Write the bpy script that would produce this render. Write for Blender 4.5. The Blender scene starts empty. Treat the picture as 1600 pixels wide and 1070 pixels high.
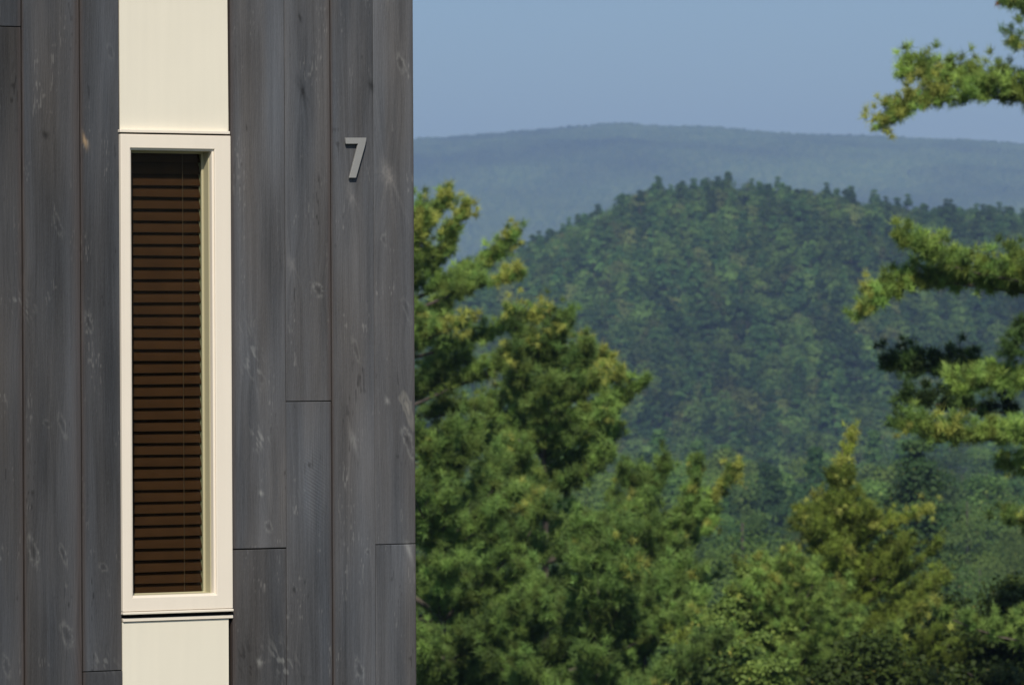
import bpy, math, random
import numpy as np
from mathutils import Matrix, Vector, Euler

# ------------------------------------------------------------------ camera, world, sun
S = bpy.context.scene
F = 8000.0                         # focal length in photo pixels (photo 1600 x 1070)
CAM = np.array([0.0, 0.0, 1.6])
cam_d = bpy.data.cameras.new('camera')
cam = bpy.data.objects.new('camera', cam_d)
S.collection.objects.link(cam)
cam.location = CAM
PITCH, ROLL = 7.0 / F, -0.005
RM = Matrix.Rotation(math.radians(90) + PITCH, 3, 'X') @ Matrix.Rotation(ROLL, 3, 'Z')
cam.rotation_euler = RM.to_euler()
cam_d.sensor_width = 36
cam_d.lens = F / 1600 * 36
cam_d.clip_start = 0.5
cam_d.clip_end = 30000
cam_d.dof.use_dof = True
cam_d.dof.focus_distance = 15.4
cam_d.dof.aperture_fstop = 16
S.camera = cam

SUN_EL, SUN_OFF = 41.0, 30.0       # degrees; offset left of the wall's normal
WALL = math.radians(30)
dvec = np.array([math.cos(WALL), math.sin(WALL), 0]); nvec = np.array([math.sin(WALL), -math.cos(WALL), 0])
sh = math.cos(math.radians(SUN_OFF)) * nvec - math.sin(math.radians(SUN_OFF)) * dvec
sdir = Vector((sh[0] * math.cos(math.radians(SUN_EL)), sh[1] * math.cos(math.radians(SUN_EL)), math.sin(math.radians(SUN_EL))))
sun_d = bpy.data.lights.new('sun', 'SUN')
sun_d.energy = 4.1
sun_d.angle = math.radians(0.53)
sun_d.color = (1.0, 0.93, 0.80)
sun = bpy.data.objects.new('sun', sun_d)
S.collection.objects.link(sun)
sun.rotation_euler = sdir.to_track_quat('Z', 'Y').to_euler()
sun.location = (0, -5, 20)

W = bpy.data.worlds.new('World'); S.world = W
W.use_nodes = True
wn = W.node_tree.nodes; wn.clear()
sky = wn.new('ShaderNodeTexSky'); sky.sky_type = 'NISHITA'; sky.sun_disc = False
sky.sun_elevation = math.radians(SUN_EL)
sky.sun_rotation = math.atan2(sdir.x, sdir.y)
sky.air_density = 1.0; sky.dust_density = 1.0; sky.ozone_density = 5.6; sky.altitude = 200
bg = wn.new('ShaderNodeBackground'); bg.inputs[1].default_value = 0.085
wo = wn.new('ShaderNodeOutputWorld')
W.node_tree.links.new(sky.outputs[0], bg.inputs[0]); W.node_tree.links.new(bg.outputs[0], wo.inputs[0])
S.view_settings.view_transform = 'Standard'; S.view_settings.look = 'None'
S.view_settings.exposure = 0.0; S.view_settings.gamma = 1.0
S.render.engine = 'CYCLES'
S.cycles.use_denoising = True
S.cycles.max_bounces = 6; S.cycles.diffuse_bounces = 3; S.cycles.volume_bounces = 1
S.cycles.transparent_max_bounces = 12

HAZE_DENSITY = 1.35e-4
HAZE_COLOR = (0.44, 0.62, 1.0)

C = S.collection
# ------------------------------------------------------------------ helpers
RMn = np.array(RM)
def ray(px, py):
    v = RMn @ np.array([(px - 800) / F, (535 - py) / F, -1.0])
    return v
def P(px, py, Y):
    """world point seen at photo pixel (px, py) at depth Y"""
    v = ray(px, py)
    return CAM + v * (Y / v[1])

def tag(o, label=None, cat=None, group=None, kind=None):
    if label: o['label'] = label
    if cat: o['category'] = cat
    if group: o['group'] = group
    if kind: o['kind'] = kind
    return o
def empty(name, loc, rz=0.0):
    o = bpy.data.objects.new(name, None); C.objects.link(o)
    o.location = loc; o.rotation_euler = (0, 0, rz); o.empty_display_size = 0.2
    return o
def mesh_np(name, verts, faces, mats, parent=None, col=None, smooth=False, midx=None, link=True, nor=None):
    """verts (N,3), faces (M,k) with constant k; col (N,3) per-vertex colour"""
    me = bpy.data.meshes.new(name)
    verts = np.ascontiguousarray(verts, dtype=np.float32); faces = np.ascontiguousarray(faces, dtype=np.int32)
    n, (m, k) = len(verts), faces.shape
    me.vertices.add(n); me.vertices.foreach_set('co', verts.ravel())
    me.loops.add(m * k); me.loops.foreach_set('vertex_index', faces.ravel())
    me.polygons.add(m)
    me.polygons.foreach_set('loop_start', np.arange(0, m * k, k, dtype=np.int32))
    me.polygons.foreach_set('loop_total', np.full(m, k, dtype=np.int32))
    me.polygons.foreach_set('use_smooth', np.full(m, bool(smooth), dtype=bool))
    if midx is not None: me.polygons.foreach_set('material_index', np.ascontiguousarray(midx, dtype=np.int32))
    if col is not None:
        a = me.color_attributes.new('tint', 'FLOAT_COLOR', 'POINT')
        c4 = np.ones((n, 4), dtype=np.float32); c4[:, :3] = col
        a.data.foreach_set('color', c4.ravel())
    if nor is not None:
        na = me.attributes.new('custom_normal', 'FLOAT_VECTOR', 'POINT')
        na.data.foreach_set('vector', np.ascontiguousarray(nrm(nor), dtype=np.float32).ravel())
    for mt in (mats if isinstance(mats, (list, tuple)) else [mats]): me.materials.append(mt)
    me.update(calc_edges=True)
    if nor is None: me.validate()
    if not link: return me
    o = bpy.data.objects.new(name, me); C.objects.link(o)
    if parent is not None: o.parent = parent
    return o

class MB:
    """collects boxes and prisms (quads + ngons) into one mesh"""
    def __init__(s): s.v = []; s.f = []; s.m = []
    def box(s, a, b, m=0):
        (x0, y0, z0), (x1, y1, z1) = a, b
        i = len(s.v)
        s.v += [(x0, y0, z0), (x1, y0, z0), (x1, y1, z0), (x0, y1, z0), (x0, y0, z1), (x1, y0, z1), (x1, y1, z1), (x0, y1, z1)]
        for q in ((0, 3, 2, 1), (4, 5, 6, 7), (0, 1, 5, 4), (1, 2, 6, 5), (2, 3, 7, 6), (3, 0, 4, 7)):
            s.f.append(tuple(i + k for k in q)); s.m.append(m)
    def ring(s, o, n, y0, y1, m=0):
        """rectangular annulus in the XZ plane; o and n = (x0, x1, z0, z1) outer and inner"""
        i = len(s.v)
        for y in (y0, y1):
            for (a, b, c, d) in (o, n):
                s.v += [(a, y, c), (b, y, c), (b, y, d), (a, y, d)]
        def q(a, b, c, d): s.f.append((i + a, i + b, i + c, i + d)); s.m.append(m)
        for k in range(4):
            j = (k + 1) % 4
            q(k, j, 4 + j, 4 + k)                     # front
            q(8 + j, 8 + k, 12 + k, 12 + j)           # back
            q(j, k, 8 + k, 8 + j)                     # outer side
            q(4 + k, 4 + j, 12 + j, 12 + k)           # inner side
    def prism(s, poly, y0, y1, m=0):
        i = len(s.v); n = len(poly)
        s.v += [(x, y0, z) for x, z in poly] + [(x, y1, z) for x, z in poly]
        s.f.append(tuple(i + k for k in range(n))); s.m.append(m)
        s.f.append(tuple(i + n + k for k in reversed(range(n)))); s.m.append(m)
        for k in range(n):
            j = (k + 1) % n; s.f.append((i + j, i + k, i + n + k, i + n + j)); s.m.append(m)
    def build(s, name, mats, parent=None, bevel=0.0, seg=2):
        me = bpy.data.meshes.new(name); me.from_pydata(s.v, [], s.f)
        for mt in (mats if isinstance(mats, (list, tuple)) else [mats]): me.materials.append(mt)
        me.polygons.foreach_set('material_index', s.m); me.update()
        o = bpy.data.objects.new(name, me); C.objects.link(o)
        if parent is not None: o.parent = parent
        if bevel:
            b = o.modifiers.new('bevel', 'BEVEL'); b.width = bevel; b.segments = seg; b.limit_method = 'ANGLE'
            b.harden_normals = False
        return o

def lattice(ix, iy, seed):
    h = (ix.astype(np.int64) * 374761393 + iy.astype(np.int64) * 668265263 + seed * 1442695041) & 0xffffffff
    h = ((h ^ (h >> 13)) * 1274126177) & 0xffffffff
    h = ((h ^ (h >> 16)) * 2246822519) & 0xffffffff
    return ((h ^ (h >> 15)) & 0xffffff) / float(0xffffff)
def vn(x, y, seed=0):
    x = np.asarray(x, float); y = np.asarray(y, float)
    x, y = np.broadcast_arrays(x, y)
    ix = np.floor(x); iy = np.floor(y); fx = x - ix; fy = y - iy
    fx = fx * fx * (3 - 2 * fx); fy = fy * fy * (3 - 2 * fy)
    a = lattice(ix, iy, seed); b = lattice(ix + 1, iy, seed); c = lattice(ix, iy + 1, seed); d = lattice(ix + 1, iy + 1, seed)
    return (a * (1 - fx) + b * fx) * (1 - fy) + (c * (1 - fx) + d * fx) * fy
def fbm(x, y, seed=0, oct=4):
    s = 0; a = 0.5; t = 0
    for k in range(oct):
        s = s + a * vn(np.asarray(x) * 2 ** k, np.asarray(y) * 2 ** k, seed + 17 * k); t += a; a *= 0.5
    return s / t

# ------------------------------------------------------------------ materials
def mat(name, color, rough=0.7, metal=0.0, spec=0.5, bump=None, vary=None):
    m = bpy.data.materials.new(name); m.use_nodes = True
    nt = m.node_tree; b = nt.nodes['Principled BSDF']
    b.inputs['Base Color'].default_value = (*color, 1); b.inputs['Roughness'].default_value = rough
    b.inputs['Metallic'].default_value = metal; b.inputs['Specular IOR Level'].default_value = spec
    tc = nt.nodes.new('ShaderNodeTexCoord')
    if vary:
        sc, amt = vary
        n = nt.nodes.new('ShaderNodeTexNoise'); n.inputs['Scale'].default_value = sc; n.inputs['Detail'].default_value = 5
        mp = nt.nodes.new('ShaderNodeMapRange'); mp.inputs[3].default_value = 1 - amt; mp.inputs[4].default_value = 1 + amt
        mx = nt.nodes.new('ShaderNodeVectorMath'); mx.operation = 'SCALE'; mx.inputs[0].default_value = color
        nt.links.new(tc.outputs['Object'], n.inputs[0]); nt.links.new(n.outputs[0], mp.inputs[0])
        nt.links.new(mp.outputs[0], mx.inputs['Scale']); nt.links.new(mx.outputs[0], b.inputs['Base Color'])
    if bump:
        sc, st, dist = bump
        n = nt.nodes.new('ShaderNodeTexNoise'); n.inputs['Scale'].default_value = sc; n.inputs['Detail'].default_value = 6
        bp = nt.nodes.new('ShaderNodeBump'); bp.inputs['Strength'].default_value = st; bp.inputs['Distance'].default_value = dist
        nt.links.new(tc.outputs['Object'], n.inputs[0]); nt.links.new(n.outputs[0], bp.inputs['Height'])
        nt.links.new(bp.outputs[0], b.inputs['Normal'])
    return m

def streaks(m, color, amt):
    nt = m.node_tree; b = nt.nodes['Principled BSDF']; tc = nt.nodes.new('ShaderNodeTexCoord')
    for l in list(nt.links):
        if l.to_socket == b.inputs['Base Color']: nt.links.remove(l)
    mp = nt.nodes.new('ShaderNodeMapping'); mp.inputs['Scale'].default_value = (38, 38, 1.6)
    n = nt.nodes.new('ShaderNodeTexNoise'); n.inputs['Scale'].default_value = 1; n.inputs['Detail'].default_value = 7
    n2 = nt.nodes.new('ShaderNodeTexNoise'); n2.inputs['Scale'].default_value = 3.5; n2.inputs['Detail'].default_value = 3
    ad = nt.nodes.new('ShaderNodeMath'); ad.operation = 'ADD'
    r = nt.nodes.new('ShaderNodeMapRange'); r.inputs[1].default_value = .7; r.inputs[2].default_value = 1.3; r.inputs[3].default_value = 1 - amt; r.inputs[4].default_value = 1 + amt * .5
    mx = nt.nodes.new('ShaderNodeVectorMath'); mx.operation = 'SCALE'; mx.inputs[0].default_value = color
    L = nt.links.new
    L(tc.outputs['Object'], mp.inputs[0]); L(mp.outputs[0], n.inputs[0]); L(tc.outputs['Object'], n2.inputs[0]); L(n.outputs[0], ad.inputs[0]); L(n2.outputs[0], ad.inputs[1])
    L(ad.outputs[0], r.inputs[0]); L(r.outputs[0], mx.inputs['Scale']); L(mx.outputs[0], b.inputs['Base Color'])

def tint_mat(name, rough=0.7, spec=0.3, transl=0.0, gain=1.0, bump=None):
    """surface colour comes from the mesh's own 'tint' colours (leaf kinds, wood stain)"""
    m = bpy.data.materials.new(name); m.use_nodes = True
    nt = m.node_tree; b = nt.nodes['Principled BSDF']; out = nt.nodes['Material Output']
    a = nt.nodes.new('ShaderNodeAttribute'); a.attribute_name = 'tint'
    g = nt.nodes.new('ShaderNodeVectorMath'); g.operation = 'SCALE'; g.inputs['Scale'].default_value = gain
    nt.links.new(a.outputs['Color'], g.inputs[0]); nt.links.new(g.outputs[0], b.inputs['Base Color'])
    b.inputs['Roughness'].default_value = rough; b.inputs['Specular IOR Level'].default_value = spec
    if transl:
        t = nt.nodes.new('ShaderNodeBsdfTranslucent'); x = nt.nodes.new('ShaderNodeMixShader'); x.inputs[0].default_value = transl
        nt.links.new(g.outputs[0], t.inputs[0]); nt.links.new(b.outputs[0], x.inputs[1]); nt.links.new(t.outputs[0], x.inputs[2])
        nt.links.new(x.outputs[0], out.inputs[0])
    if bump:
        tc = nt.nodes.new('ShaderNodeTexCoord'); mp = nt.nodes.new('ShaderNodeMapping'); mp.inputs['Scale'].default_value = bump[0]
        n = nt.nodes.new('ShaderNodeTexNoise'); n.inputs['Scale'].default_value = 1; n.inputs['Detail'].default_value = 5
        bp = nt.nodes.new('ShaderNodeBump'); bp.inputs['Strength'].default_value = bump[1]; bp.inputs['Distance'].default_value = bump[2]
        nt.links.new(tc.outputs['Object'], mp.inputs[0]); nt.links.new(mp.outputs[0], n.inputs[0])
        nt.links.new(n.outputs[0], bp.inputs['Height']); nt.links.new(bp.outputs[0], b.inputs['Normal'])
    return m

M_wood = tint_mat('stained_wood', 0.85, 0.22, bump=((300, 300, 22), 0.9, 0.0016))
M_raw = mat('raw_wood_edge', (0.055, 0.032, 0.024), 0.9, vary=(30, 0.3))
M_cream = mat('cream_panel', (0.745, 0.69, 0.555), 0.55, vary=(2.5, 0.025))
M_trim = mat('cream_trim', (0.81, 0.73, 0.62), 0.45, vary=(6, 0.02))
streaks(M_cream, (0.78, 0.725, 0.60), .035); streaks(M_trim, (0.82, 0.735, 0.62), .03)
M_sash_shaded = mat('cream_sash_shaded', (0.46, 0.42, 0.27), 0.5, vary=(6, 0.02))  # cream darkened in its colour to give the shade inside the reveal
M_dark = mat('dark_void', (0.012, 0.011, 0.010), 0.9, vary=(5, 0.3))
M_slat = mat('blind_slat', (0.066, 0.027, 0.011), 0.85, spec=0.1, vary=(14, 0.35))
M_cord = mat('blind_cord', (0.11, 0.06, 0.03), 0.8, vary=(50, 0.2))
M_metal = mat('brushed_metal', (0.29, 0.288, 0.28), 0.6, metal=0.2, bump=(300, 0.2, 0.0005), vary=(60, 0.08))
M_bark = mat('bark', (0.085, 0.068, 0.055), 0.9, bump=(12, 0.8, 0.02), vary=(5, 0.4))
M_roof = mat('roof_membrane', (0.12, 0.12, 0.12), 0.85, vary=(3, 0.2))
M_needle = tint_mat('needles', 0.6, 0.3, transl=0.22)
M_leaf = tint_mat('leaves', 0.6, 0.3, transl=0.35)
M_canopy = tint_mat('canopy', 0.85, 0.1)
M_floor = mat('forest_floor', (0.035, 0.050, 0.022), 0.95, vary=(0.08, 0.35), bump=(0.6, 0.6, 0.5))

mg = bpy.data.materials.new('window_glass'); mg.use_nodes = True
nt = mg.node_tree; nt.nodes.clear()
gt = nt.nodes.new('ShaderNodeBsdfTransparent'); gt.inputs[0].default_value = (0.82, 0.85, 0.82, 1)
gg = nt.nodes.new('ShaderNodeBsdfGlossy'); gg.inputs['Roughness'].default_value = 0.02
gm = nt.nodes.new('ShaderNodeMixShader'); gm.inputs[0].default_value = 0.006
go = nt.nodes.new('ShaderNodeOutputMaterial')
nt.links.new(gt.outputs[0], gm.inputs[1]); nt.links.new(gg.outputs[0], gm.inputs[2]); nt.links.new(gm.outputs[0], go.inputs[0])
M_glass = mg

# ------------------------------------------------------------------ terrain
def sstep(t): t = np.clip(t, 0, 1); return t * t * (3 - 2 * t)
CX = np.array([-3000, -900, -300, -150, -90, -51, -26, 0, 25, 51, 72, 92, 118, 141, 166, 205, 256, 400, 800, 3000.])
CZ = np.array([-30, -30, -28, -18, 0, 16, 27, 37, 46, 55.5, 59.5, 61, 60.5, 55, 50, 48, 43, 22, -25, -30.])
FX = np.array([-4000, -2500, -1500, -700, -152, 0, 160, 300, 400, 600, 800, 1500, 2500, 4000.])
FZ = 21 + np.array([230, 260, 290, 300, 321, 333, 343, 335, 326, 318, 306, 280, 300, 250.])
CX = CX * .75; CZ = (CZ + 11) * .75 - 16.2
def terrain(x, y):
    x = np.asarray(x, float); y = np.asarray(y, float)
    z = np.interp(y, [-400, 24, 45, 80, 150, 300, 700, 1500, 20000], [1, 0, -4, -12, -19.5, -27, -30, -33, -33])
    z = z + 5 * np.exp(-((x - 38) / 42) ** 2 - ((y - 270) / 90) ** 2)
    z = z + np.where(y > 60, 1, 0) * (vn(x / 45, y / 60, 3) - 0.5) * np.clip((y - 60) / 150, 0, 1) * 5
    z = z + 11.0 * np.exp(-((y - 905) / 75) ** 2) + 4.0 * np.exp(-((y - 480) / 70) ** 2)
    crest = np.interp(x, CX, CZ)
    s = sstep((y - 1090) / 440) * (1 - sstep((y - 1560) / 500))
    z = z + s * (crest + 33) + s * (1 - s) * 46 * (fbm(x / 90, y / 160, 8, 3) - 0.5) 
    fc = np.interp(x, FX, FZ)
    f = sstep((y - 4300) / 3700) * (1 - 0.8 * sstep((y - 8050) / 1200))
    mz = fc * f + (1 - f) * f * 4 * 85 * (fbm(x / 420 + y / 900, y / 700, 21, 4) - 0.5)
    return z + mz
ys = np.concatenate([np.arange(-300, 0, 30), np.arange(0, 160, 4), np.arange(160, 400, 12), np.arange(400, 1060, 20), np.arange(1060, 2150, 16), np.arange(2150, 4300, 120), np.arange(4300, 9600, 60)])
xs = np.concatenate([np.arange(-3600, -600, 150), np.arange(-600, -120, 30), np.arange(-120, 280, 7), np.arange(280, 1000, 30), np.arange(1000, 4000, 150)])
X, Y = np.meshgrid(xs, ys); Z = terrain(X, Y) - np.clip((Y - 4000) / 500, 0, 1) * 4
def grid_faces(nr, nc):
    i = np.arange(nr - 1)[:, None] * nc + np.arange(nc - 1)[None]
    return np.stack([i, i + 1, i + nc + 1, i + nc], -1).reshape(-1, 4)
g = mesh_np('ground', np.stack([X, Y, Z], -1).reshape(-1, 3), grid_faces(len(ys), len(xs)), M_floor, smooth=True)
tag(g, kind='structure')

# ------------------------------------------------------------------ the house
W0 = P(275, 535, 15.36); HX, HY = W0[0], W0[1]
def wp(px, py, off=0.0):
    """photo pixel -> house-local (u, z) on the plane lying off metres in front of the board faces"""
    v = ray(px, py)
    o = np.array([HX, HY, 0]) + nvec * off
    t = ((o - CAM) @ nvec) / (v @ nvec)
    q = CAM + v * t - np.array([HX, HY, 0])
    return float(q @ dvec), float(q[2])
house = empty('house', (HX, HY, 0), WALL)
tag(house, 'house with weathered grey vertical board siding and cream panels around a tall narrow window', 'house')
ub = lambda px: wp(px, 535)[0]
WALL_TOP = 5.6
U_CORNER = ub(648)

# --- boards. knots in photo pixels: (x, y, radius px, strength, kind)
KN = [(636, 634, 9, 1.0, 'disc'), (637, 686, 8, .8, 'ring'), (604, 270, 13, .9, 'feather'), (497, 453, 8, .8, 'ring'), (395, 563, 9, .6, 'scratch'),
      (404, 683, 8, .7, 'scratch'), (407, 770, 4, .9, 'dot'), (419, 822, 7, .6, 'ring'), (405, 1034, 5, .9, 'dot'), (443, 1032, 11, .6, 'scratch'),
      (563, 1048, 7, .7, 'ring'), (33, 475, 9, .7, 'scratch'), (51, 860, 8, .6, 'ring'), (97, 862, 5, .7, 'ring'), (104, 990, 8, .6, 'ring'), (73, 662, 6, .5, 'ring'),
      (96, 661, 6, .5, 'ring'), (90, 352, 6, .4, 'ring'), (139, 505, 5, .6, 'ring'), (161, 885, 6, .5, 'ring'), (454, 410, 8, .6, 'feather'), (626, 99, 6, .7, 'ring'),
      (552, 687, 5, .5, 'dot'), (600, 375, 5, .5, 'ring'), (605, 626, 4, .8, 'dot'), (638, 857, 5, .8, 'dot'), (575, 862, 5, .5, 'ring'), (470, 137, 8, -.6, 'feather'),
      (580, 134, 6, -.6, 'dot'), (468, 28, 3, -.6, 'dot'), (172, 80, 5, .3, 'ring'), (70, 211, 6, -.6, 'dot'), (132, 220, 4, 1.2, 'nail'), (556, 547, 5, .5, 'ring'),
      (160, 1030, 10, .4, 'scratch'), (385, 1035, 9, -.5, 'scratch'), (547, 302, 8, .5, 'feather'), (10, 1040, 6, .4, 'ring'), (635, 480, 6, .4, 'ring')]
KNW = [(*wp(k[0], k[1]), k[2] * 0.0021, k[3], k[4]) for k in KN]
SAW = wp(492, 770)

def board_color(U, Zc, u0, u1, tone, seed, eb):
    """stain of one rough-sawn board: grain streaks, weathered patches, knots, worn edges"""
    w = u1 - u0; a = (U - u0)
    gu = U.copy()
    for (ku, kz, kr, ks, kind) in KNW:                       # the grain bends round each knot
        du, dz = U - ku, (Zc - kz)
        e = np.exp(-(du / (kr * 2.2)) ** 2 - (dz / (kr * 5)) ** 2)
        gu = gu + np.sign(du) * e * kr * 0.8
    wob = (vn(gu * 6, Zc * 1.1, seed) - .5) * 0.035
    s1 = vn((gu + wob) * 420, Zc * 6, seed + 1); s2 = vn((gu + wob) * 130, Zc * 1.7, seed + 2); s3 = vn((gu + wob) * 38, Zc * 0.8, seed + 3)
    pat = fbm(U * 9, Zc * 1.6, seed + 4, 4); hue = fbm(U * 12 + 9, Zc * 1.3, seed + 5, 3); fine = vn(U * 500, Zc * 220, seed + 6)
    lum = tone * (1 + .20 * (s1 - .5) + .20 * (s2 - .5) + .20 * (s3 - .5) + 1.15 * (pat - .5) + .16 * (fine - .5))
    h = np.clip((hue - .5) * 2.2, -1, 1)
    col = lum[..., None] * (np.array([.0755, .0755, .0800]) + h[..., None] * np.array([.0085, .0005, -.0090]))
    # pale scratches and specks
    sp = vn(U * 260, Zc * 60, seed + 8) * vn(U * 35, Zc * 9, seed + 9)
    col = col + np.clip(sp - .62, 0, 1)[..., None] * np.array([.26, .25, .23])
    dk = vn(U * 180, Zc * 45, seed + 12) * vn(U * 25, Zc * 8, seed + 13)
    col = col * (1 - np.clip(dk - .66, 0, .25)[..., None] * 2.2)
    # saw marks
    sm = np.exp(-((U - SAW[0]) / .035) ** 2 - ((Zc - SAW[1]) / .12) ** 2)
    col = col * (1 + (.30 * sm * np.sin((Zc + (U - SAW[0]) * .6) * 2 * math.pi / .011))[..., None])
    for (ku, kz, kr, ks, kind) in KNW:
        if ku < u0 - .02 or ku > u1 + .02: continue
        du, dz = (U - ku), (Zc - kz)
        ang = np.arctan2(dz, du)
        r = np.sqrt((du + dz * .25) ** 2 + (dz * (.6 + .3 * math.sin(ku * 70))) ** 2) / kr * (1 + .6 * (vn(ang * 1.6 + 7, ang * 0 + ku * 90, 5) - .5))
        wear = .45 + .55 * vn(U * 190, Zc * 150, 31)
        if kind == 'disc': k = np.clip(1.05 - r, 0, 1) ** .5 * .8 - .5 * np.exp(-((r - .45) / .14) ** 2) * wear; c = np.array([.135, .125, .100])
        elif kind == 'ring': k = .7 * np.exp(-((r - .8) / .26) ** 2) * np.clip(wear * 2.2 - 1.0, 0, 1.1) - .45 * np.exp(-(r / .5) ** 2); c = np.array([.12, .12, .108])
        elif kind == 'dot': k = np.exp(-(r / .8) ** 2); c = np.array([.14, .14, .13])
        elif kind == 'nail': k = np.exp(-(r / .8) ** 2); c = np.array([.22, .14, .06])
        elif kind == 'scratch':
            n1 = vn(U * 150 + Zc * 60, Zc * 55, 41); k = np.exp(-(r / 1.5) ** 2) * np.clip((n1 - .55) * 4, 0, 1); c = np.array([.14, .14, .13])
        else:
            k = np.exp(-(r / .8) ** 2) * .9 * wear
            for q in (-.25, .1, .45):
                tail = np.exp(-((du - (-dz) * q - kr * .3) / (kr * .22)) ** 2) * np.clip(-dz / kr, 0, 1) * np.exp(-np.clip(-dz, 0, 9) / (kr * 3))
                k = k + .7 * tail * wear
            c = np.array([.12, .11, .10])
        k = (k * ks * 1.25)[..., None]
        col = np.where(k > 0, col + k * c * .8, col * (1 + k * .8))
    # brown worn edges where the stain is thin
    for side, width, st in eb:
        dd = a if side == 'l' else (w - a)
        e = np.exp(-(np.clip(dd, 0, 1) / width) ** 2) * st * (.7 + .5 * vn(U * 40, Zc * 3, seed + 7))
        e = np.clip(e, 0, 1)[..., None]
        col = col * (1 - e) + e * np.array([.058, .047, .044]) * (0.8 + .5 * s1[..., None])
    return np.clip(col, .008, .5)

def board(u0, u1, z0, z1, off, tone, seed, eb=(), fine=True):
    """one board: finely divided face with eased edges, real thickness behind; off = how far it stands proud"""
    r = 0.0022
    if fine:
        us = np.concatenate([[u0, u0 + .0007, u0 + r], np.linspace(u0 + .005, u1 - .005, max(4, int((u1 - u0) / .0022))), [u1 - r, u1 - .0007, u1]])
        lo, hi = max(z0, .50), min(z1, 2.72)
        zs = []
        if z0 < .50: zs += list(np.linspace(z0, .49, 5))
        zs += [lo + .0001, lo + .0007, lo + r] if z0 >= .5 else []
        zs += list(np.linspace(lo + .004, hi - .004, max(4, int((hi - lo) / .0036))))
        zs += [hi - r, hi - .0007, hi - .0001] if z1 <= 2.72 else []
        if z1 > 2.72: zs += list(np.linspace(2.74, z1, 12))
        zs = np.array(zs)
    else:
        us = np.linspace(u0, u1, 8); zs = np.linspace(z0, z1, 60)
    U, Zc = np.meshgrid(us, zs)
    col = board_color(U, Zc, u0, u1, tone, seed, eb)
    de = np.minimum(U - u0, u1 - U); dz = np.minimum(Zc - z0, z1 - Zc)
    rnd = lambda d: r - np.sqrt(np.clip(r * r - np.clip(r - d, 0, r) ** 2, 0, None))
    cup = 0.0009 * (vn(U * 14, Zc * .9, seed + 40) - .5) + .0005 * (vn(U * 60, Zc * 6, seed + 41) - .5)
    Yc = -off + rnd(de) + rnd(dz) + cup
    nr, nc = U.shape
    V = np.stack([U, Yc, Zc], -1).reshape(-1, 3); Fc = grid_faces(nr, nc)
    # perimeter skirt
    idx = np.arange(nr * nc).reshape(nr, nc)
    per = np.concatenate([idx[0, :], idx[1:, -1], idx[-1, -2::-1], idx[-2:0:-1, 0]])
    B = V[per].copy(); B[:, 1] = .019 - max(0, -off)
    nb = len(per); base = len(V); j = (np.arange(nb) + 1) % nb
    sk = np.stack([per[j], per, base + np.arange(nb), base + j], -1)
    cc = np.concatenate([col.reshape(-1, 3), np.tile([.05, .034, .028], (nb, 1))])
    mi = np.concatenate([np.zeros(len(Fc)), np.zeros(len(sk))])
    return np.concatenate([V, B]), np.concatenate([Fc, sk]), cc

parts = []
def addb(*a, **k): parts.append(board(*a, **k))
def zz(px, py): return wp(px, py)[1]
T = WALL_TOP
G = .0016
e = ub
# left of the window
us_l = e(36); w_ = .17
addb(us_l - w_, us_l - .0026, .1, zz(12, 42) - .001, .001, .70, 11, (('r', .012, .8),))
addb(us_l - w_, us_l - .0026, zz(12, 42) + .001, T, .002, .74, 12, (('r', .012, .8),))
addb(us_l + .0015, e(127) - .0034, .1, T, .003, .82, 13, (('r', .022, .85), ('l', .005, .7)))
zj = zz(163, 1048)
addb(e(127) + .0010, e(189), .1, zj - .001, .001, .80, 14, (('l', .009, .8),))
addb(e(127) + .0010, e(189) - .0025, zj + .001, T, .001, .82, 15, (('l', .010, .8),))
u = us_l - w_ - .002
k = 0
while u > -5.6:
    w2 = [.19, .165, .15, .18, .14][k % 5]
    addb(u - w2, u - .003, .1, T, .0015 * (k % 3), .85 + .05 * (k % 4), 60 + k, (('r', .01, .7),), fine=False); u -= w2; k += 1
U_LEFT = u
# right of the window
zj = zz(407, 857)
ul = e(362)
addb(ul, e(446) - .0008, .1, zj - .0017, .000, 1.02, 21, (('l', .010, .75),))
addb(ul, e(446) - .0008, zj + .0017, T, .003, 1.12, 22, (('l', .012, .75),))
zj = zz(482, 627)
addb(e(446) + .0006, e(518) - .0026, .1, zj - .0010, .001, 1.14, 23, (('r', .008, .55),))
addb(e(446) + .0006, e(518) - .0026, zj + .0010, T, .0025, 1.10, 24, (('r', .012, .8),))
addb(e(518) + .0018, e(585) - .0004, .1, T, .001, 1.12, 25, (('l', .006, .7),))
zj = zz(618, 850)
addb(e(585) + .0004, U_CORNER, .1, zj - .0009, .0015, 1.16, 26, (('r', .006, .5),))
addb(e(585) + .0004, U_CORNER, zj + .0009, T, .000, 1.22, 27, (('r', .006, .5),))
vo = 0; Vs = []; Fs = []; Cs = []
for V, Fc, cc in parts:
    Vs.append(V); Fs.append(Fc + vo); Cs.append(cc); vo += len(V)
mesh_np('siding', np.concatenate(Vs), np.concatenate(Fs), M_wood, house, col=np.concatenate(Cs), smooth=False)

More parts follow.
